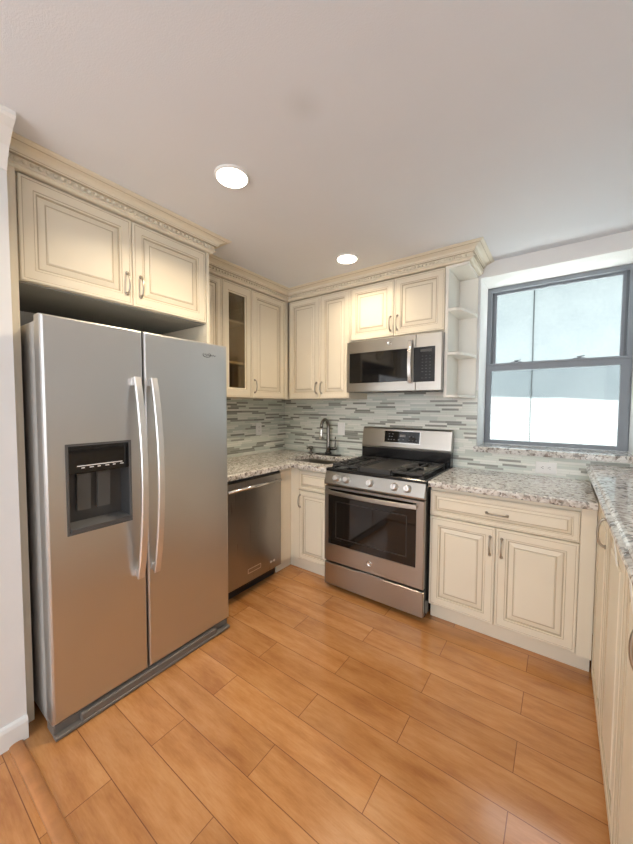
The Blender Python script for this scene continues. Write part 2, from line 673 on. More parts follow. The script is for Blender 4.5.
MB().box(2.325, 2.415, 0.318, 0.330, WZ1 - 0.047, WZ1 - 0.028, 0.002).build('head_stop', 'window_metal', win)
b = MB()
lx0, lx1 = WX0 + 0.042, WX1 - 0.058
b.slab([WX0 + 0.008, lx0, lx1, WX1 - 0.008], [WZ0 + 0.004, WZ0 + 0.030, 1.672, 1.732],
       lambda x, z: not (lx0 < x < lx1 and WZ0 + .030 < z < 1.672), 1, WD - 0.006, 0.318)
b.box(WX0 + 0.008, WX1 - 0.008, WD - 0.016, WD - 0.004, 1.716, 1.727)
ls = b.build('lower_sash', 'window_metal', win)
MB().box(lx0, lx1, 0.300, 0.304, WZ0 + 0.030, 1.672).build('pane', 'window_glass', ls)
for lx in (2.14, 2.53):
    b = MB()
    b.box(lx - 0.035, lx + 0.035, WD - 0.002, WD + 0.024, 1.732, 1.738, 0.002)
    b.lathe([(0.013, 0), (0.013, 0.010), (0.008, 0.013)], (lx, WD + 0.010, 1.738), (0, 0, 1), 16)
    b.tube([(lx, WD + 0.006, 1.747), (lx + 0.03, WD - 0.008, 1.749)], 0.004, 8)
    b.build('sash_lock', 'window_metal', win)
b = MB()
b.box(WX0 + 0.035, WX1 - 0.035, 0.353, 0.3555, WZ0 + 0.020, 1.70)
b.build('insect_screen', 'insect_screen', win)
b = MB()
b.slab([WX0 - 0.018, WX0 + 0.001, WX1 - 0.001, WX1 + 0.12], [-0.030, -0.0085, WD], lambda x, y: y < -0.0085 or WX0 < x < WX1, 2, WZ0 - 0.040, WZ0, 0.006)
b.build('window_sill', 'granite', win)

# ---- beyond the window: neighbouring concrete wall with eave, and the panel seam
b = MB()
b.box(-2.5, 7.5, 2.60, 2.9, -0.6, 3.1)
b.prism([(-2.5, 2.60), (-2.5, 1.93), (0.6, 1.925), (1.45, 1.908), (1.75, 1.900), (2.09, 1.894), (2.38, 1.893), (2.68, 1.882), (2.94, 1.874), (7.5, 1.86), (7.5, 2.60)], 2, 3.02, 3.10)
ow = b.build('wall_outside', 'outside_concrete', origin=(0, 0, 0))
struct(ow, 'pale concrete wall of the neighbouring building seen through the window', 'outside wall')
struct(MB().box(-2.5, 7.5, 0.36, 2.60, -0.7, -0.6).build('ground_outside', 'outside_paving', origin=(0, 0, 0)),
       'pale paved alley floor outside the window', 'ground')
b = MB()
b.tube([(2.104, 2.595, -0.5), (2.105, 2.595, 0.8), (2.099, 2.595, 1.3), (2.107, 2.595, 1.9), (2.102, 2.595, 3.015)], 0.007, 6)
tag(b.build('wall_cable', 'outside_seam'), 'thin dark cable running down the concrete wall outside the window', 'cable')

# ---- added rear window with glowing panes, unseen, put in for fill light
rw = thing('rear_fill_window', 'added unseen window on the wall behind the camera for fill light', 'window', (1.95, YB, 0.7), kind='structure')
b = MB()
b.slab([0.72, 0.78, 1.94, 2.0, 3.16, 3.22], [0.65, 0.71, 2.19, 2.25], lambda x, z: not (.71 < z < 2.19 and (.78 < x < 1.94 or 2.0 < x < 3.16)), 1, YB, YB + 0.04)
b.build('window_frame', 'trim_paint', rw)
for x in (0.78, 2.0):
    MB().box(x, x + 1.16, YB + 0.004, YB + 0.012, 0.71, 2.19).build('pane', 'rear_fill_pane', rw)

# ------------------------------------------------------------------ cabinet pieces


def door_front(b, F, w, h, m=None, t=0.021):
    """raised-panel front with glazed grooves, drawn in frame F (0..w, 0..h), t = thickness"""
    m = m or min(0.100, 0.30 * min(w, h))
    s = m / 0.100
    R = [(0.0, 0.0), (0.0, t - 0.004), (0.004, t), (0.010 * s + .002, t), (0.013 * s + .002, t - 0.0015), (0.050 * s, t - 0.0015),
         (0.053 * s, t - 0.004), (0.060 * s, t - 0.004), (0.063 * s, t - 0.010), (0.067 * s, t - 0.010),
         (0.090 * s, t - 0.0045), (0.096 * s, t - 0.0045), (0.100 * s, t - 0.001)]
    mats = [0, 0, 0, 1, 0, 1, 0, 1, 1, 0, 1, 0]
    rects = [(i, w - i, i, h - i, d) for (i, d) in R]
    b.rings(F, rects, mats + [0])
    return b


def pull(F, u, v, vertical=True, L=0.105, out=0.028, base=0.021, r=0.0048):
    """arched bow pull with flared feet"""
    b = MB()
    n = 14
    path, rad = [], []
    for i in range(n + 1):
        a = PI * i / n
        s = -math.cos(a) * L / 2
        d = base + out * math.sin(a) ** 0.75
        path.append(F(u, v + s, d) if vertical else F(u + s, v, d))
        rad.append(r * (1.25 - 0.35 * math.sin(a)))
    b.tube(path, rad, 10)
    for s in (-L / 2, L / 2):
        c = F(u, v + s, base) if vertical else F(u + s, v, base)
        nn = F(u, v, 1) - F(u, v, 0)
        b.lathe([(r * 1.9, 0), (r * 1.9, 0.003), (r * 1.2, 0.006)], c, nn, 12)
    return b


CRM = ['cream_paint', 'cream_glaze']


def add_door(parent, F, u0, u1, v0, v1, handle=None, gap=0.0015, name='door', hv=None, vertical=True, m=None, L=0.105):
    G = lambda a, bb, d: F(a + u0 + gap, bb + v0 + gap, d)
    w, h = u1 - u0 - 2 * gap, v1 - v0 - 2 * gap
    d = door_front(MB(), G, w, h, m).build(name, CRM, parent)
    if handle is not None:
        pull(F, handle, hv, vertical, L).build('handle', 'nickel', d)
    return d


# ------------------------------------------------------------------ base cabinets (back run)
BF = -0.593     # carcass front of the back run
CT = 0.874      # underside of the worktops
# right base cabinet
F = frame((1.775, BF, 0), (1, 0, 0), (0, -1, 0))
c = thing('base_cabinet', 'cream base cabinet with one wide drawer over two doors under the window', 'cabinet', (2.156, -0.3, 0),)
b = MB()
b.box(1.775, 2.537, BF, -0.010, 0.10, CT)
b.build('carcass', 'cream_paint', c)
MB().box(1.775, 2.598, -0.556, -0.54, 0.0, 0.10).build('toe_kick', 'cream_paint', c)
dr = add_door(c, F, 0.0, 0.762, 0.690, 0.852, 0.381, name='drawer', hv=0.766, vertical=False, m=0.055)
add_door(c, F, 0.0, 0.379, 0.107, 0.686, 0.350, hv=0.575)
add_door(c, F, 0.379, 0.762, 0.107, 0.686, 0.410, hv=0.575)
tag(MB().box(2.5375, 2.600, BF - 0.021, BF, 0.10, CT).build('filler_panel', 'cream_paint'),
    'narrow plain cream filler strip right of the wide drawer cabinet', 'filler panel')
# sink base cabinet
c = thing('base_cabinet', 'narrow cream base cabinet with one door under the sink', 'cabinet', (0.84, -0.3, 0))
b = MB()
b.box(0.690, 1.002, BF, -0.010, 0.10, 0.66)
b.box(0.986, 1.002, -0.555, -0.010, 0.66, CT)
b.box(0.690, 1.002, BF, -0.555, 0.66, CT)
b.build('carcass', 'cream_paint', c)
MB().box(0.560, 1.002, -0.556, -0.54, 0.0, 0.10).build('toe_kick', 'cream_paint', c)
F = frame((0.690, BF, 0), (1, 0, 0), (0, -1, 0))
add_door(c, F, 0.0, 0.310, 0.697, 0.856, name='false_drawer_front', m=0.05)
add_door(c, F, 0.0, 0.310, 0.112, 0.692, 0.020, hv=0.600, m=0.075, L=0.10)
# corner filler (blank L panel)
b = MB()
b.slab([0.02, 0.5845, 0.605, 0.689], [-0.742, BF - 0.014, BF, -0.58],
       lambda x, y: (0.5845 < x < 0.605 and y < BF) or (y > BF - 0.014 and y < BF and x > 0.5845), 2, 0.10, CT)
b.box(0.545, 0.5595, -0.742, -0.556, 0.0, 0.10)
tag(b.build('corner_panel', 'cream_paint'), 'plain cream corner panel between the dishwasher and the sink cabinet', 'filler panel')

# ------------------------------------------------------------------ right run: raised counter with doors facing left
RX = 2.622
F = frame((RX, -0.622, 0), (0, -1, 0), (-1, 0, 0))
n_run = ['cream cabinet under the raised counter, nearest the back wall', 'cream cabinet under the raised counter, second from the back wall',
         'cream cabinet under the raised counter, third from the back wall', 'cream cabinet under the raised counter, last before the threshold']
us = [(0.0, 0.425), (0.425, 0.85), (0.85, 1.275), (1.275, 1.70)]
for i, (a, e) in enumerate(us):
    c = thing('base_cabinet', n_run[i], 'cabinet', (2.9, -0.622 - (a + e) / 2, 0), 'cabinets under the raised right counter')
    yb = -0.010 if i == 0 else -0.622 - a - 0.0005
    b = MB()
    b.box(RX, XR - 0.002, -0.622 - e, yb, 0.095, 0.978)
    b.build('carcass', 'cream_paint', c)
    MB().box(RX + 0.012, RX + 0.028, -0.622 - e, -0.622 - a, 0.0, 0.095).build('toe_kick', 'cream_paint', c)
    hu = {0: 0.375, 1: 0.475, 2: 1.20, 3: 1.33}[i]
    d = add_door(c, F, a, e, 0.045, 0.965, hu if i in (0, 2) else None, hv=0.875, L=0.115)
    if i in (1, 2):
        (ya, yb3), sw = ((-1.236, -1.318), 0.016) if i == 1 else ((-1.560, -1.640), 0.024)
        b = MB()
        b.prism([(ya, 0.930), (ya - sw, 0.936), (yb3 - sw - 0.008, 0.872), (yb3, 0.868)], 0, RX - 0.0238, RX - 0.0212)
        b.build('sticker', 'sticker', d)
# raised granite top with ogee edge
b = MB()
prof = [(XR - 0.001, 0.980), (2.590, 0.980), (2.580, 0.984), (2.577, 0.992), (2.580, 1.000), (2.588, 1.003), (2.592, 1.005), (2.592, 1.009),
        (2.598, 1.016), (2.606, 1.020), (XR - 0.001, 1.020)]
b.prism(prof, 1, -2.34, -0.010)
tag(b.build('raised_countertop', 'granite'), 'raised speckled granite counter with ogee edge at the right of the photo', 'countertop')

# ------------------------------------------------------------------ worktops
b = MB()
b.box(1.772, 2.599, -0.648, -0.009, CT + 0.002, 0.914)
bmesh.ops.bevel(b.bm, geom=[e for e in b.bm.edges if all(abs(v.co.y + 0.648) < 1e-5 for v in e.verts) and abs(e.verts[0].co.z - e.verts[1].co.z) < 1e-5],
                offset=0.010, segments=3, affect='EDGES', profile=0.5)
tag(b.build('countertop', 'granite'), 'speckled granite worktop right of the stove below the window', 'countertop')
SX0, SX1, SY0, SY1 = 0.455, 0.930, -0.520, -0.150
b = MB()
b.slab([0.009, SX0, 0.648, SX1, 1.003], [-1.393, -0.648, SY0, SY1, -0.009],
       lambda x, y: (x < 0.648 or y > -0.648) and not (SX0 < x < SX1 and SY0 < y < SY1), 2, CT + 0.002, 0.914, 0.008)
tag(b.build('countertop', 'granite'), 'L-shaped speckled granite worktop around the sink in the corner', 'countertop')

# sink
sk = thing('sink', 'stainless steel undermount sink in the corner worktop', 'sink', ((SX0 + SX1) / 2, (SY0 + SY1) / 2, 0.69))
F = lambda u, v, d: Vector((u, v, d))
b = MB()
x0, x1, y0, y1 = SX0 - 0.004, SX1 + 0.004, SY0 - 0.004, SY1 + 0.004
R = [(x0 - .012, x1 + .012, y0 - .012, y1 + .012, 0.873), (x0, x1, y0, y1, 0.873), (x0 + .004, x1 - .004, y0 + .004, y1 - .004, 0.868), (x0 + .012, x1 - .012, y0 + .012, y1 - .012, 0.71),
     (x0 + .04, x1 - .04, y0 + .04, y1 - .04, 0.695)]
b.rings(F, R, [0] * 4 + [0], back=False)
R = [(x0 - .012, x1 + .012, y0 - .012, y1 + .012, 0.873), (x0 - .002, x1 + .002, y0 - .002, y1 + .002, 0.870), (x0 + .008, x1 - .008, y0 + .008, y1 - .008, 0.70), (x0 + .04, x1 - .04, y0 + .04, y1 - .04, 0.690)]
b.rings(F, R, [0] * 3 + [0], back=False)
b.build('basin', 'steel_across', sk)
b = MB()
b.lathe([(0.045, 0), (0.045, 0.003), (0.036, 0.004), (0.030, 0.001)], (0.70, -0.335, 0.695), (0, 0, 1), 24)
b.build('drain', 'chrome', sk)

# faucet
fx, fy = 0.630, -0.080
fc = thing('kitchen_faucet', 'dark gooseneck pull-down faucet with side lever behind the sink', 'faucet', (fx, fy, 0.914))
b = MB()
b.box(fx - 0.13, fx + 0.13, fy - 0.032, fy + 0.032, 0.9145, 0.925, 0.004)
b.lathe([(0.034, 0), (0.033, 0.010), (0.026, 0.022)], (fx, fy, 0.9245), (0, 0, 1), 24)
b.build('base_plate', 'black_plastic', fc)
b = MB()
path = [(fx, fy, 0.93), (fx, fy, 1.0), (fx, fy, 1.10), (fx, fy, 1.18)]
rad = [0.023, 0.020, 0.0165, 0.0155]
for i in range(1, 15):
    a = PI * i / 14
    path.append((fx - 0.012 * (1 - math.cos(a)), fy - 0.042 * (1 - math.cos(a)), 1.18 + 0.075 * math.sin(a)))
    rad.append(0.0155)
b.tube(path, rad, 14)
b.build('gooseneck', 'dark_bronze', fc)
ex, ey = path[-1][0], path[-1][1]
b = MB()
b.lathe([(0.013, 0), (0.016, -0.02), (0.018, -0.07), (0.020, -0.105), (0.017, -0.112)], (ex, ey, 1.182), (0, 0, 1), 20)
b.build('spray_head', 'chrome', fc)
b = MB()
b.tube([(fx + 0.018, fy, 0.975), (fx + 0.06, fy, 0.980), (fx + 0.088, fy, 0.985)], [0.014, 0.016, 0.017], 14)
b.tube([(fx + 0.078, fy, 0.99), (fx + 0.082, fy - 0.004, 1.03), (fx + 0.086, fy - 0.010, 1.095)], [0.008, 0.007, 0.006], 10)
b.build('lever_handle', 'dark_bronze', fc)
b = MB()
b.lathe([(0.026, 0), (0.026, 0.008), (0.015, 0.014), (0.013, 0.040), (0.021, 0.045), (0.021, 0.066), (0.010, 0.072)], (0.425, -0.085, 0.9145), (0, 0, 1), 20)
b.tube([(0.425, -0.085, 0.966), (0.425, -0.115, 0.974), (0.423, -0.145, 0.966)], [0.010, 0.009, 0.008], 10)
tag(b.build('soap_dispenser', 'dark_bronze'), 'small dark soap dispenser on the worktop left of the faucet', 'soap dispenser')

# ------------------------------------------------------------------ wall cabinets
UB, UT = 1.449, 2.350
# back run, corner pair
c = thing('wall_cabinet', 'tall cream wall cabinet with two narrow doors on the back wall in the corner', 'cabinet', (0.675, -0.16, UB))
MB().box(0.332, 1.003, -0.308, -0.009, UB, UT).build('carcass', 'cream_paint', c)
F = frame((0.0, -0.309, 0), (1, 0, 0), (0, -1, 0))
add_door(c, F, 0.345, 0.699, UB, UT - 0.002, 0.667, hv=1.545, m=0.092, L=0.095)
add_door(c, F, 0.699, 1.003, UB, UT - 0.002, 0.722, hv=1.545, m=0.092, L=0.095)
# above the microwave
c = thing('wall_cabinet', 'short cream wall cabinet with two doors directly above the microwave', 'cabinet', (1.387, -0.16, 1.905))
MB().box(1.0045, 1.764, -0.308, -0.009, 1.905, UT).build('carcass', 'cream_paint', c)
add_door(c, F, 1.0045, 1.387, 1.919, UT - 0.002, 1.360, hv=2.015, m=0.095)
add_door(c, F, 1.387, 1.762, 1.919, UT - 0.002, 1.415, hv=2.015, m=0.095)
# open end shelf
c = thing('open_shelf_unit', 'white open end shelf with angled shelves between the microwave and window', 'shelf', (1.84, -0.15, UB))
b = MB()
b.box(1.765, 1.785, -0.330, -0.010, UB, UT)
b.build('side_panel', 'shelf_paint', c)
MB().box(1.785, 1.912, -0.026, -0.010, UB, UT).build('back_panel', 'shelf_paint', c)
for z in (UB, 1.745, 2.045, UT - 0.018):
    b = MB()
    if z > 2.3:
        pts = [(1.785, -0.026), (1.785, -0.330), (1.912, -0.330), (1.912, -0.026)]
    else:
        pts = [(1.785, -0.026), (1.785, -0.325), (1.835, -0.315), (1.862, -0.290), (1.912, -0.105), (1.912, -0.026)]
    b.prism(pts, 2, z, z + 0.018)
    b.build('shelf_board', 'shelf_paint', c)
# left run: corner door
F = frame((0.309, 0, 0), (0, 1, 0), (1, 0, 0))
c = thing('wall_cabinet', 'cream wall cabinet with one solid door on the left wall at the corner', 'cabinet', (0.16, -0.4, UB))
MB().box(0.009, 0.308, -0.785, -0.009, UB, UT).build('carcass', 'cream_paint', c)
MB().box(0.309, 0.329, -0.372, -0.332, UB, UT).build('stile', 'cream_paint', c)
add_door(c, F, -0.785, -0.374, UB, UT - 0.002, -0.756, hv=1.55, m=0.102)
# glass door cabinet
c = thing('wall_cabinet', 'cream wall cabinet with a tall narrow glass door left of the corner', 'cabinet', (0.16, -0.94, UB))
b = MB()
b.box(0.009, 0.308, -1.086, -1.070, UB, UT)
b.box(0.009, 0.308, -0.803, -0.787, UB, UT)
b.box(0.009, 0.308, -1.070, -0.803, UB, UB + 0.016)
b.box(0.009, 0.308, -1.070, -0.803, UT - 0.016, UT)
b.box(0.009, 0.018, -1.070, -0.803, UB + 0.016, UT - 0.016)
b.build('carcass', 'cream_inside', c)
for z in (1.725, 2.055):
    MB().box(0.018, 0.285, -1.070, -0.803, z, z + 0.016).build('shelf_board', 'cream_paint', c)
b = MB()
G = lambda a, bb, d: F(a - 1.0845, bb + UB + 0.0015, d)
w, h = 0.296, UT - 0.002 - UB - 0.003
i = 0.062
gt = 0.078
R = [(0, w, 0, h, 0), (0, w, 0, h, .017), (.004, w - .004, .004, h - .004, .021), (.012, w - .012, .012, h - .012, .021), (.015, w - .015, .015, h - .015, .0195),
     (.052, w - .052, gt - .012, h - gt + .012, .0195), (.055, w - .055, gt - .008, h - gt + .008, .015), (.0665, w - .0665, gt, h - gt, .011), (.0665, w - .0665, gt, h - gt, .002)]
b.rings(G, R, [0, 0, 0, 1, 0, 1, 0, 1, None], back=False)
d = b.build('door', CRM, c)
b = MB()
b.box(0.309 + 0.003, 0.309 + 0.006, -1.0845 + 0.064, -1.0845 + w - 0.064, UB + gt - .002, UT - 0.002 - gt + .002)
b.build('pane', 'cabinet_glass', d)
# partly hidden cabinet beside the refrigerator
c = thing('wall_cabinet', 'cream wall cabinet partly hidden behind the refrigerator, left of the glass door', 'cabinet', (0.16, -1.23, UB))
MB().box(0.009, 0.308, -1.392, -1.087, UB, UT).build('carcass', 'cream_paint', c)
add_door(c, F, -1.390, -1.088, UB, UT - 0.002, None, m=0.085)

# ---- crown mouldings


def crown(b, path, g0=None, g1=None, z0=2.352, mi=0):
    """profile swept along a plan path (outward = right side of travel), mitred; g0/g1 ghost points set the end mitres"""
    T = H - 0.0006
    P = [(-0.018, z0), (0.014, z0), (0.019, z0 + .004), (0.022, z0 + .011), (0.030, z0 + .013), (0.030, z0 + .017), (0.024, z0 + .018), (0.024, z0 + .044),
         (0.036, z0 + .046), (0.038, z0 + .051), (0.041, z0 + .052), (0.046, z0 + .062), (0.060, z0 + .070), (0.078, z0 + .074), (0.080, z0 + .077), (0.092, z0 + .079), (0.100, z0 + .083), (0.100, T), (-0.018, T)]
    pts = [Vector((*p, 0)) for p in path]
    n = len(pts)
    ext = ([Vector((*g0, 0))] if g0 else []) + pts + ([Vector((*g1, 0))] if g1 else [])
    off = 1 if g0 else 0
    rings = []

    def nrm(a, c):
        t = (c - a).normalized()
        return Vector((t.y, -t.x, 0))
    for i in range(n):
        j = i + off
        ns = []
        if j > 0:
            ns.append(nrm(ext[j - 1], ext[j]))
        if j < len(ext) - 1:
            ns.append(nrm(ext[j], ext[j + 1]))
        mv = ns[0] if len(ns) == 1 else (ns[0] + ns[1]) / (1 + ns[0].dot(ns[1]))
        rings.append([b.bm.verts.new((pts[i].x + mv.x * d, pts[i].y + mv.y * d, z)) for d, z in P])
    m = len(P)
    for i in range(n - 1):
        for k in range(m):
            f = b.bm.faces.new((rings[i][k], rings[i + 1][k], rings[i + 1][(k + 1) % m], rings[i][(k + 1) % m]))
            f.material_index = 1 if k in (5, 7, 9, 13) else 0
    b.bm.faces.new(rings[0][::-1])
    b.bm.faces.new(rings[-1])
    # row of beads in the hollow band
    for i in range(n - 1):
        a, c = pts[i], pts[i + 1]
        L = (c - a).length
        if L < 0.03:
            continue
        t = (c - a) / L
        nn = nrm(a, c)
        k = max(1, round(L / 0.027))
        for q in range(k):
            s = (q + 0.5) * L / k
            ctr = a + t * s + nn * 0.025
            bead = []
            for (ra, dd) in ((1.0, -0.002), (0.75, 0.007), (0.3, 0.010)):
                bead.append([b.bm.verts.new((ctr + t * (math.cos(2 * PI * h / 8) * 0.0095 * ra) + nn * dd).to_tuple()[:2] +
                                            (z0 + 0.031 + math.sin(2 * PI * h / 8) * 0.0105 * ra,)) for h in range(8)])
            for u in range(2):
                for h in range(8):
                    f = b.bm.faces.new((bead[u][h], bead[u][(h + 1) % 8], bead[u + 1][(h + 1) % 8], bead[u + 1][h]))
                    f.smooth = True
            b.bm.faces.new(bead[2])
            b.bm.faces.new(bead[0][::-1])
    return b


# outward = right side of travel: back run faces -y (travel -x); left run faces +x (travel +y -> right is +x)
b = crown(MB(), [(0.330, -1.388), (0.330, -0.330), (1.912, -0.330), (1.912, -0.002)])
tag(b.build('crown_molding', CRM), 'L-shaped cream crown molding with bead row above the corner cabinets and microwave', 'crown molding', 'crown moldings with bead rows')

# ------------------------------------------------------------------ refrigerator alcove
tag(MB().box(0.002, 0.600, -2.3845, -2.345, 0.0, 2.352).build('side_panel', 'cream_paint'),
    'tall cream end panel between the left wall return and the refrigerator', 'cabinet panel')
tag(MB().box(0.002, 0.586, -1.416, -1.394, 0.0, 2.352).build('side_panel', 'cream_paint'),
    'tall cream end panel between the refrigerator and the dishwasher', 'cabinet panel')
F = frame((0.565, 0, 0), (0, 1, 0), (1, 0, 0))
c = thing('wall_cabinet', 'deep cream cabinet with two doors above the refrigerator', 'cabinet', (0.28, -1.88, 1.905))
MB().box(0.002, 0.564, -2.344, -1.417, 1.909, UT).build('carcass', 'cream_paint', c)
MB().box(0.002, 0.563, -2.344, -1.417, 1.902, 1.909).build('bottom_panel', 'underside_grey', c)  # underside board coloured darker and greyer than the cream carcass
add_door(c, F, -2.336, -1.874, 1.908, UT - 0.001, -1.903, hv=2.018)
add_door(c, F, -1.874, -1.418, 1.908, UT - 0.001, -1.833, hv=2.018)
b = crown(MB(), [(0.586, -2.384), (0.586, -1.394), (0.432, -1.394)], z0=2.3525)
tag(b.build('crown_molding', CRM), 'short cream crown molding with bead row above the refrigerator cabinet', 'crown molding', 'crown moldings with bead rows')

# refrigerator
FR0, FR1, FS, FX = -2.3325, -1.4256, -1.9335, 0.793
fr = thing('refrigerator', 'stainless side-by-side refrigerator with ice and water dispenser', 'refrigerator', (0.42, -1.88, 0))
b = MB()
b.box(0.03, 0.715, FR0 + 0.006, FR1 - 0.006, 0.030, 1.725, 0.004)
b.build('body', 'fridge_side', fr)
for yy in (FR0 + 0.07, FR1 - 0.07):
    MB().box(0.64, 0.775, yy - 0.035, yy + 0.035, 1.7255, 1.738, 0.003).build('hinge_cover', 'grey_plastic', fr)
F = frame((0.722, 0, 0), (0, 1, 0), (1, 0, 0))
T = FX - 0.722
DZ0, DZ1 = 0.062, 1.7415
hy0, hy1, hz0, hz1 = -2.262, -2.002, 0.838, 1.220
b = MB()
R = [(FR0, FS - .003, DZ0, DZ1, 0), (FR0, FS - .003, DZ0, DZ1, T - .012), (FR0 + .003, FS - .006, DZ0 + .003, DZ1 - .003, T - .004), (FR0 + .010, FS - .012, DZ0 + .009, DZ1 - .009, T),
     (hy0, hy1, hz0, hz1, T), (hy0, hy1, hz0, hz1, 0.004)]
b.rings(F, R, [0] * 5 + [None])
ld = b.build('freezer_door', 'steel', fr)
b = MB()
R = [(FS + .003, FR1, DZ0, DZ1, 0), (FS + .003, FR1, DZ0, DZ1, T - .012), (FS + .006, FR1 - .003, DZ0 + .003, DZ1 - .003, T - .004), (FS + .012, FR1 - .010, DZ0 + .009, DZ1 - .009, T)]
b.rings(F, R, [0] * 3 + [0])
rd = b.build('fridge_door', 'steel', fr)
# door handles: flat bars bowed outward


def fridge_handle(yc, parent):
    b = MB()
    pth = []
    for i in range(21):
        s = i / 20
        z = 0.553 + (1.516 - 0.553) * s
        bow = math.sin(PI * s) ** 0.8
        pth.append((FX + 0.026 + 0.056 * bow, yc, z))
    b.tube(pth, 0, flat=(0.033, 0.014), up=(1, 0, 0))
    for z, l in ((0.575, 0.034), (1.494, 0.034)):
        b.box(FX - 0.001, FX + l, yc - 0.012, yc + 0.012, z - 0.018, z + 0.018, 0.003)
    return b.build('handle', 'handle_steel', parent)


fridge_handle(-1.978, ld)
fridge_handle(-1.898, rd)
# dispenser
b = MB()
Fd = F
e = 0.009
R = [(hy0 - .001, hy1 + .001, hz0 - .001, hz1 + .001, T - .002), (hy0 - .001, hy1 + .001, hz0 - .001, hz1 + .001, T + .004), (hy0 + e, hy1 - e, hz0 + e, hz1 - e, T + .003),
     (hy0 + e, hy1 - e, hz0 + e, hz1 - e, T - .010)]
b.rings(Fd, R, [0, 0, 0, None], back=False)
b.build('dispenser_bezel', 'grey_plastic', ld)
cz = 1.094
b = MB()
b.box(0.730, FX + 0.001, hy0 + e, hy1 - e, cz, hz1 - e, 0.002)
b.build('dispenser_panel', 'black_glass', ld)
b = MB()
R = [(hy0 + e, hy1 - e, hz0 + e, cz, T - .002), (hy0 + e + .012, hy1 - e - .012, hz0 + .035, cz - .002, 0.012)]
b.rings(Fd, R, [0, 0], back=False)
R = [(hy0 + .001, hy1 - .001, hz0 + .001, cz, T - .003), (hy0 + .001, hy1 - .001, hz0 + .001, cz, .006)]
b.rings(Fd, R, [0, 0], back=False)
b.build('dispenser_cavity', 'dark_plastic', ld)
for yc in (-2.185, -2.105):
    b = MB()
    b.prism([(0.736, 0.925), (0.751, 0.925), (0.760, 1.085), (0.742, 1.085)], 1, yc - 0.026, yc + 0.026)
    b.build('dispenser_paddle', 'paddle_plastic', ld)
b = MB()
b.prism([(0.740, hz0 + .022), (FX + .010, hz0 + .012), (FX + .012, hz0 + .024), (0.740, hz0 + .040)], 1, hy0 + 0.012, hy1 - 0.012)
b.build('drip_tray', 'grey_plastic', ld)
b = MB()
b.box(FX + 0.001, FX + 0.0018, -2.222, -2.040, 1.1235, 1.1275)
for q in range(6):
    yy = -2.206 + q * 0.031
    b.box(FX + 0.001, FX + 0.0018, yy, yy + 0.012 + 0.004 * (q % 2), 1.1145, 1.1185)
b.build('dispenser_legend', 'legend_white', ld)
# swirled script mark at the top of the right door
b = MB()
cy, cz2 = -1.553, 1.672
pts = []
for i in range(15):
    a = 2.4 + 5.0 * i / 14
    pts.append((FX + 0.001, cy - 0.018 + 0.026 * math.cos(a), cz2 + 0.013 * math.sin(a)))
b.tube(pts, [0.0009 + 0.0011 * math.sin(PI * i / 14) for i in range(15)], 6)
pts = []
for i in range(41):
    s = i / 40
    pts.append((FX + 0.001, cy - 0.033 + 0.075 * s, cz2 + 0.006 * math.sin(s * 26) * (1 - 0.5 * s)))
b.tube(pts, 0.0013, 6)
b.build('script_mark', 'slot_dark', rd)
b = MB()
b.box(0.700, 0.778, FR0 + 0.004, FR1 - 0.004, 0.004, 0.055, 0.006)
b.box(0.772, 0.802, FR0 + 0.100, FR1 - 0.100, 0.012, 0.050, 0.005)
b.box(0.772, 0.806, FR0 + 0.004, FR1 - 0.004, 0.003, 0.018, 0.004)
b.build('kick_grille', 'grille_plastic', fr)
for yy in (FR0 + 0.05, FR1 - 0.05):
    MB().box(0.10, 0.16, yy - 0.02, yy + 0.02, 0.0, 0.031).build('foot', 'dark_plastic', fr)

# ------------------------------------------------------------------ dishwasher
dw = thing('dishwasher', 'stainless dishwasher with long bar handle between the refrigerator and corner', 'dishwasher', (0.32, -1.06, 0))
D0, D1 = -1.376, -0.762
b = MB()
b.box(0.03, 0.598, D0 + 0.004, D1 - 0.004, 0.10, 0.868)
b.build('tub', 'dark_plastic', dw)
F = frame((0.600, 0, 0), (0, 1, 0), (1, 0, 0))
b = MB()
R = [(D0, D1, .100, .852, 0), (D0, D1, .100, .852, .029), (D0 + .004, D1 - .004, .104, .848, .034)]
b.rings(F, R, [0, 0, 0])
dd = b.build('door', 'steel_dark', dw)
MB().box(0.600, 0.618, D0 + 0.002, D1 - 0.002, 0.8525, 0.8745).build('control_strip', 'black_plastic', dw)
b = MB()
b.tube([(0.672, D0 + 0.045, 0.806), (0.672, D1 - 0.045, 0.806)], 0.011, 14)
for yy in (D0 + 0.065, D1 - 0.065):
    b.tube([(0.633, yy, 0.806), (0.672, yy, 0.806)], 0.008, 10)
b.build('handle', 'chrome', dd)
b = MB()
for (ya, yb2, za, zb) in ((-1.123, -0.991, .193, .199), (-1.123, -0.991, .164, .169), (-1.123, -1.117, .164, .199), (-0.996, -0.991, .164, .199)):
    b.box(0.633, 0.6352, ya, yb2, za, zb)
b.build('name_plate', 'handle_steel', dd)
b = MB()
for yy in (-0.882, -0.846):
    b.lathe([(0.010, 0), (0.010, 0.002), (0.008, 0.003)], (0.633, yy, 0.165), (1, 0, 0), 16)
b.tube([(0.635, -0.882, 0.165), (0.635, -0.846, 0.165)], 0.002, 6)
b.build('emblem', 'handle_steel', dd)
MB().box(0.540, 0.556, D0 + 0.005, D1 - 0.005, 0.0, 0.0995).build('toe_kick', 'black_plastic', dw)

# ------------------------------------------------------------------ range
X0, X1 = 1.0085, 1.7660
rg = thing('gas_range', 'stainless gas range with black cooktop between two worktops', 'stove', (1.387, -0.35, 0))
MB().box(X0, X1, -0.655, -0.030, 0.030, 0.895).build('body', 'black_enamel', rg)
for xx in (X0 + 0.05, X1 - 0.05):
    for yy in (-0.60, -0.08):
        MB().lathe([(0.018, 0), (0.018, 0.031)], (xx, yy, 0), (0, 0, 1), 12).build('foot', 'black_plastic', rg)
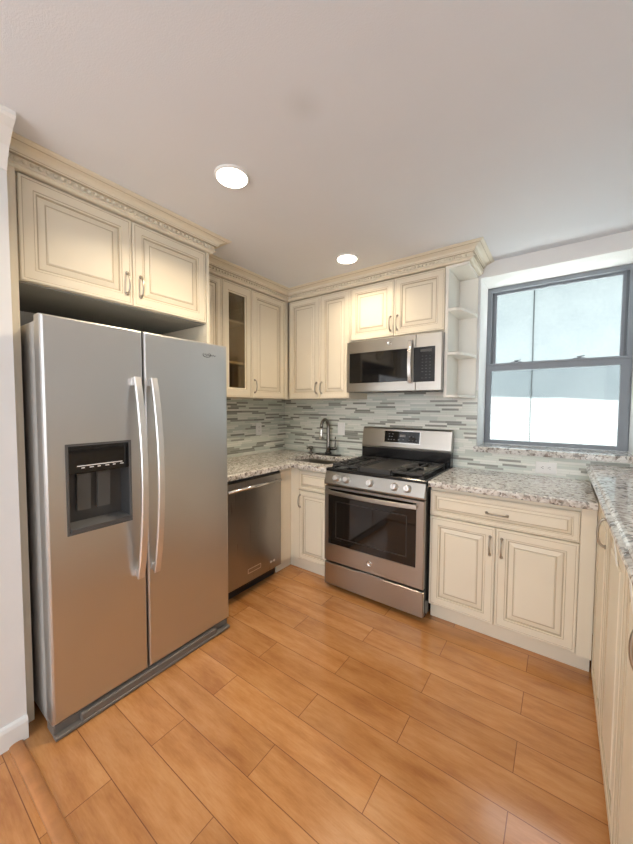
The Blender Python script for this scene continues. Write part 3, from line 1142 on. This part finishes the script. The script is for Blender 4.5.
# storage drawer
F = frame((0, -0.656, 0), (1, 0, 0), (0, -1, 0))
b = MB()
R = [(X0, X1 - .002, .038, .205, 0), (X0, X1 - .002, .038, .205, .028), (X0 + .004, X1 - .006, .042, .201, .033)]
b.rings(F, R, [0, 0, 0])
dwr = b.build('drawer', 'steel_across', rg)
MB().box(1.30, 1.475, -0.693, -0.660, 0.2055, 0.214, 0.002).build('handle', 'steel_across', dwr)
# oven door
b = MB()
R = [(X0, X1 - .002, .220, .790, 0), (X0, X1 - .002, .220, .790, .030), (X0 + .004, X1 - .006, .224, .786, .035), (1.040, 1.7145, .352, .772, .035), (1.042, 1.7125, .354, .770, .031)]
b.rings(F, R, [0, 0, 0, 0, None])
od = b.build('oven_door', 'steel_across', rg)
b = MB()
b.box(1.042, 1.7125, -0.688, -0.660, 0.354, 0.770)
og = b.build('oven_window', 'oven_glass', od)
b = MB()
b.slab([1.105, 1.112, 1.645, 1.652], [0.405, 0.412, 0.675, 0.682], lambda x, z: not (1.112 < x < 1.645 and .412 < z < .675), 1, -0.6886, -0.6875)
b.build('window_outline', 'outline_grey', og)
b = MB()
pth = []
for i in range(17):
    s = i / 16
    pth.append((1.030 + 0.690 * s, -0.712 - 0.030 * math.sin(PI * s) ** 0.7, 0.752))
b.tube(pth, 0, flat=(0.014, 0.030), up=(0, 0, 1))
for xx in (1.045, 1.705):
    b.box(xx - 0.014, xx + 0.014, -0.716, -0.688, 0.740, 0.764, 0.003)
b.build('handle', 'steel_across', od)


def round_badge(cx, y, z, r):
    b = MB()
    b.lathe([(r, 0), (r, 0.002), (r * 0.86, 0.003), (r * 0.80, 0.0018), (r * 0.1, 0.0018)], (cx, y, z), (0, -1, 0), 28)
    pts = []
    for i in range(13):
        a = -0.6 + 5.2 * i / 12
        q = r * (0.55 - 0.02 * i)
        pts.append((cx + q * math.cos(a) * 0.9, y - 0.0022, z + q * math.sin(a)))
    b.tube(pts, r * 0.07, 6)
    return b


round_badge(1.388, -0.6905, 0.289, 0.019).build('emblem', 'chrome', od)
# control panel, leaning back
b = MB()
b.prism([(-0.656, 0.797), (-0.694, 0.800), (-0.697, 0.812), (-0.672, 0.896), (-0.656, 0.896)], 0, X0, X1 - 0.002)
cp = b.build('control_panel', 'steel_across', rg)
nrm = Vector((0, -0.958, -0.0 + 0.285)).normalized()
for kx in (1.112, 1.197, 1.385, 1.563, 1.652):
    z = 0.853
    yk = -0.697 + (z - 0.812) * (0.025 / 0.084)
    b = MB()
    b.lathe([(0.027, 0), (0.027, 0.006), (0.022, 0.010), (0.020, 0.030), (0.017, 0.034)], (kx, yk, z), nrm, 24)
    tip = Vector((kx, yk, z)) + nrm * 0.034
    b.tube([tip + Vector((0, 0, -0.016)), tip + Vector((0, 0, 0.016))], 0, flat=(0.007, 0.008), up=(0, -1, 0))
    b.build('knob', 'handle_steel', rg)
# cooktop
b = MB()
F3 = lambda u, v, d: Vector((u, v, d))
R = [(X0, X1, -0.670, -0.105, .8965), (X0, X1, -0.670, -0.105, .913), (X0 + .006, X1 - .006, -0.664, -0.110, .918), (X0 + .022, X1 - .022, -0.646, -0.122, .918),
     (X0 + .030, X1 - .030, -0.636, -0.130, .910)]
b.rings(F3, R, [0, 0, 0, 0, 0])
b.build('cooktop', 'black_enamel', rg)
for (bx, by, br) in ((1.150, -0.50, .045), (1.150, -0.25, .036), (1.625, -0.50, .050), (1.625, -0.25, .036)):
    b = MB()
    b.lathe([(br, 0), (br, 0.008), (br * 0.8, 0.010), (br * 0.8, 0.016), (br * 0.7, 0.018)], (bx, by, 0.9105), (0, 0, 1), 24)
    b.build('burner', 'cast_iron', rg)


def grate(gx0, gx1):
    b = MB()
    ga, gb, z0, z1 = -0.630, -0.135, 0.934, 0.950
    t = 0.011
    for xx in (gx0, gx1 - t):
        b.box(xx, xx + t, ga, gb, z0, z1, 0.002, 1)
    for yy in (ga, (ga + gb) / 2 - t / 2, gb - t):
        b.box(gx0, gx1, yy, yy + t, z0, z1, 0.002, 1)
    mid = (gx0 + gx1) / 2
    b.box(mid - t / 2, mid + t / 2, ga, gb, z0 + 0.002, z1 + 0.002, 0.002, 1)
    for q in range(8):
        yc = ga + 0.035 + q * (gb - ga - 0.07) / 7
        ln = 0.075 if q % 2 else 0.050
        b.box(gx0, gx0 + ln, yc - t / 2, yc + t / 2, z0 + 0.003, z1 + 0.004, 0.002, 1)
        b.box(gx1 - ln, gx1, yc - t / 2, yc + t / 2, z0 + 0.003, z1 + 0.004, 0.002, 1)
    for xx in (gx0, gx1 - t):
        for yy in (ga, gb - t):
            b.box(xx, xx + t, yy, yy + t, 0.911, z0)
    return b.build('grate', 'cast_iron', rg)


grate(1.040, 1.262)
grate(1.513, 1.735)
b = MB()
R = [(1.270, 1.505, -0.630, -0.135, .911), (1.270, 1.505, -0.630, -0.135, .946), (1.276, 1.499, -0.624, -0.141, .949), (1.284, 1.491, -0.616, -0.149, .949), (1.288, 1.487, -0.612, -0.153, .943)]
b.rings(F3, R, [0] * 5)
b.build('griddle_plate', 'cast_iron', rg)
# backguard
b = MB()
b.box(X0, X1, -0.100, -0.030, 0.8955, 1.028)
b.build('rear_riser', 'black_enamel', rg)
b = MB()
b.prism([(-0.030, 1.0285), (-0.098, 1.0285), (-0.100, 1.045), (-0.078, 1.190), (-0.066, 1.203), (-0.030, 1.203)], 0, X0 - 0.001, X1 + 0.001)
bgd = b.build('backguard', 'steel_across', rg)


def bgp(x, z, d):
    t = (z - 1.045) / 0.145
    return Vector((x, -0.100 + 0.022 * t, z)) + Vector((0, -0.989, 0.15)) * d


b = MB()
R = [(1.213, 1.527, 1.078, 1.180, 0.0), (1.213, 1.527, 1.078, 1.180, 0.003), (1.219, 1.521, 1.083, 1.175, 0.003)]
b.rings(bgp, R, [0, 0, 1])
dp = b.build('display', ['chrome', 'black_glass'], bgd)
b = MB()
marks = [(1.255, 1.105), (1.280, 1.105), (1.305, 1.105), (1.262, 1.130), (1.285, 1.130), (1.345, 1.105), (1.385, 1.108), (1.435, 1.105), (1.465, 1.105), (1.437, 1.135), (1.467, 1.135), (1.495, 1.105), (1.26, 1.152), (1.29, 1.152)]
for (mx, mz) in marks:
    R = [(mx - .006, mx + .006, mz - .003, mz + .003, 0.0031), (mx - .005, mx + .005, mz - .002, mz + .002, 0.0036)]
    b.rings(bgp, R, [0, 0])
R = [(1.352, 1.402, 1.130, 1.150, 0.0031), (1.353, 1.401, 1.131, 1.149, 0.0034)]
b.rings(bgp, R, [0, 0])
b.build('display_legend', 'legend_grey', dp)

# ------------------------------------------------------------------ microwave
mw = thing('microwave_oven', 'stainless over-the-range microwave below the short wall cabinet', 'microwave', (1.387, -0.2, 1.497))
Z0, Z1 = 1.497, 1.900
MX0, MX1 = 1.0065, 1.764
b = MB()
b.box(MX0, MX1, -0.345, -0.010, Z0 + 0.004, Z1)
b.build('body', 'grey_plastic', mw)
F = frame((0, -0.346, 0), (1, 0, 0), (0, -1, 0))
b = MB()
dxr = 1.581
R = [(MX0, dxr - .001, Z0, Z1, 0), (MX0, dxr - .001, Z0, Z1, .031), (MX0 + .004, dxr - .003, Z0 + .004, Z1 - .004, .035), (1.032, 1.527, 1.567, 1.808, .035), (1.034, 1.525, 1.569, 1.806, .032)]
b.rings(F, R, [0, 0, 0, 0, None])
md = b.build('door', 'steel_across', mw)
MB().box(1.034, 1.525, -0.3785, -0.350, 1.569, 1.806).build('door_window', 'black_glass', md)
b = MB()
pth = []
for i in range(15):
    s = i / 14
    pth.append((1.545, -0.396 - 0.022 * math.sin(PI * s) ** 0.7, 1.555 + 0.305 * s))
b.tube(pth, 0, flat=(0.028, 0.012), up=(0, -1, 0))
for zz in (1.568, 1.848):
    b.box(1.535, 1.555, -0.398, -0.380, zz - 0.010, zz + 0.010, 0.003)
b.build('handle', 'chrome', md)
round_badge(1.376, -0.3805, 1.857, 0.018).build('emblem', 'chrome', md)
b = MB()
R = [(dxr + .001, MX1, Z0, Z1, 0), (dxr + .001, MX1, Z0, Z1, .031), (dxr + .003, MX1 - .004, Z0 + .004, Z1 - .004, .035)]
b.rings(F, R, [0, 0, 0])
cpn = b.build('control_side', 'steel_across', mw)
MB().box(1.566, 1.718, -0.3835, -0.3805, 1.560, 1.806, 0.001).build('keypad', 'black_glass', cpn)
b = MB()
for r in range(8):
    for q in range(3):
        if r == 1 and q == 0:
            continue
        xx, zz = 1.625 + q * 0.027, 1.585 + r * 0.022
        b.box(xx, xx + 0.010, -0.3841, -0.3834, zz, zz + 0.004)
b.box(1.615, 1.695, -0.3841, -0.3834, 1.770, 1.790)
b.build('keypad_legend', 'dark_plastic', cpn)
b = MB()
for r in range(10):
    b.box(1.05 + r * 0.066, 1.05 + r * 0.066 + 0.05, -0.33, -0.20, Z0 - 0.001, Z0 + 0.0039)
b.build('bottom_vent', 'dark_plastic', mw)
b = MB()
b.box(MX1 - 0.0005, MX1 + 0.0004, -0.335, -0.30, 1.66, 1.80)
b.build('side_vent', 'dark_plastic', mw)

# ------------------------------------------------------------------ outlets


def outlet(name, label, cat, c, u, n, horizontal=False, kind='outlet'):
    u, n, c = Vector(u), Vector(n), Vector(c)
    z = Vector((0, 0, 1))
    if horizontal:
        A, B = z, u
    else:
        A, B = u, z
    Fo = lambda a, bb, d: c + A * a + B * bb + n * d
    t = thing(name, label, cat, c)
    b = MB()
    R = [(-.038, .038, -.060, .060, 0), (-.038, .038, -.060, .060, .004), (-.034, .034, -.056, .056, .0062)]
    b.rings(Fo, R, [0, 0, 0])
    b.build('cover_plate', 'white_plastic', t)
    if kind == 'outlet':
        for s in (-0.0195, 0.0195):
            b = MB()
            R = [(-.016, .016, s - .0135, s + .0135, .005), (-.016, .016, s - .0135, s + .0135, .0073)]
            b.rings(Fo, R, [0, 0])
            r = b.build('receptacle', 'white_plastic', t)
            b = MB()
            for a in (-.0065, .0065):
                R = [(a - .0014, a + .0014, s - .002, s + .006, .0068), (a - .0012, a + .0012, s - .0018, s + .0058, .0075)]
                b.rings(Fo, R, [0, 0])
            R = [(-.0025, .0025, s - .009, s - .0045, .0068), (-.0023, .0023, s - .0088, s - .0047, .0075)]
            b.rings(Fo, R, [0, 0])
            b.build('slot', 'slot_dark', r)
    else:
        b = MB()
        R = [(-.0165, .0165, -.033, .033, .005), (-.0165, .0165, -.033, .033, .006), (-.0145, .0145, -.031, .031, .009)]
        b.rings(Fo, R, [0, 0, 0])
        b.build('rocker', 'white_plastic', t)


outlet('wall_outlet', 'white upright outlet on the left tile wall above the dishwasher worktop', 'outlet', (0.008, -0.398, 1.154), (0, 1, 0), (1, 0, 0))
outlet('light_switch', 'white switch plate on the back tiles right of the faucet', 'switch', (0.731, -0.008, 1.167), (1, 0, 0), (0, -1, 0), kind='switch')
outlet('wall_outlet', 'white sideways outlet on the tiles under the window sill', 'outlet', (2.366, -0.008, 0.972), (1, 0, 0), (0, -1, 0), True)

# ------------------------------------------------------------------ recessed lights
for i, (lx, ly, lab, pw) in enumerate(((1.176, -1.704, 'glowing round recessed ceiling light nearest the refrigerator', 8.5),
                                       (1.166, -0.655, 'glowing round recessed ceiling light above the stove end', 4.3))):
    t = thing('recessed_light', lab, 'ceiling light', (lx, ly, H - 0.012), 'recessed ceiling lights')
    b = MB()
    b.lathe([(0.080, 0.0), (0.080, -0.004), (0.074, -0.009), (0.066, -0.009)], (lx, ly, H - 0.0005), (0, 0, 1), 40)
    b.build('trim_ring', 'trim_paint', t)
    b = MB()
    b.lathe([(0.070, 0.0), (0.068, -0.003), (0.040, -0.005)], (lx, ly, H - 0.0092), (0, 0, 1), 40)
    b.build('diffuser', 'lamp_diffuser', t)
    lo = light('lamp', 'AREA', (0, 0, 0), pw, (1.0, 0.81, 0.57), (0, 0, -1), shape='DISK', size=0.13, spread=2.55)
    lo.parent = t
    lo.location = (0, 0, -0.010)
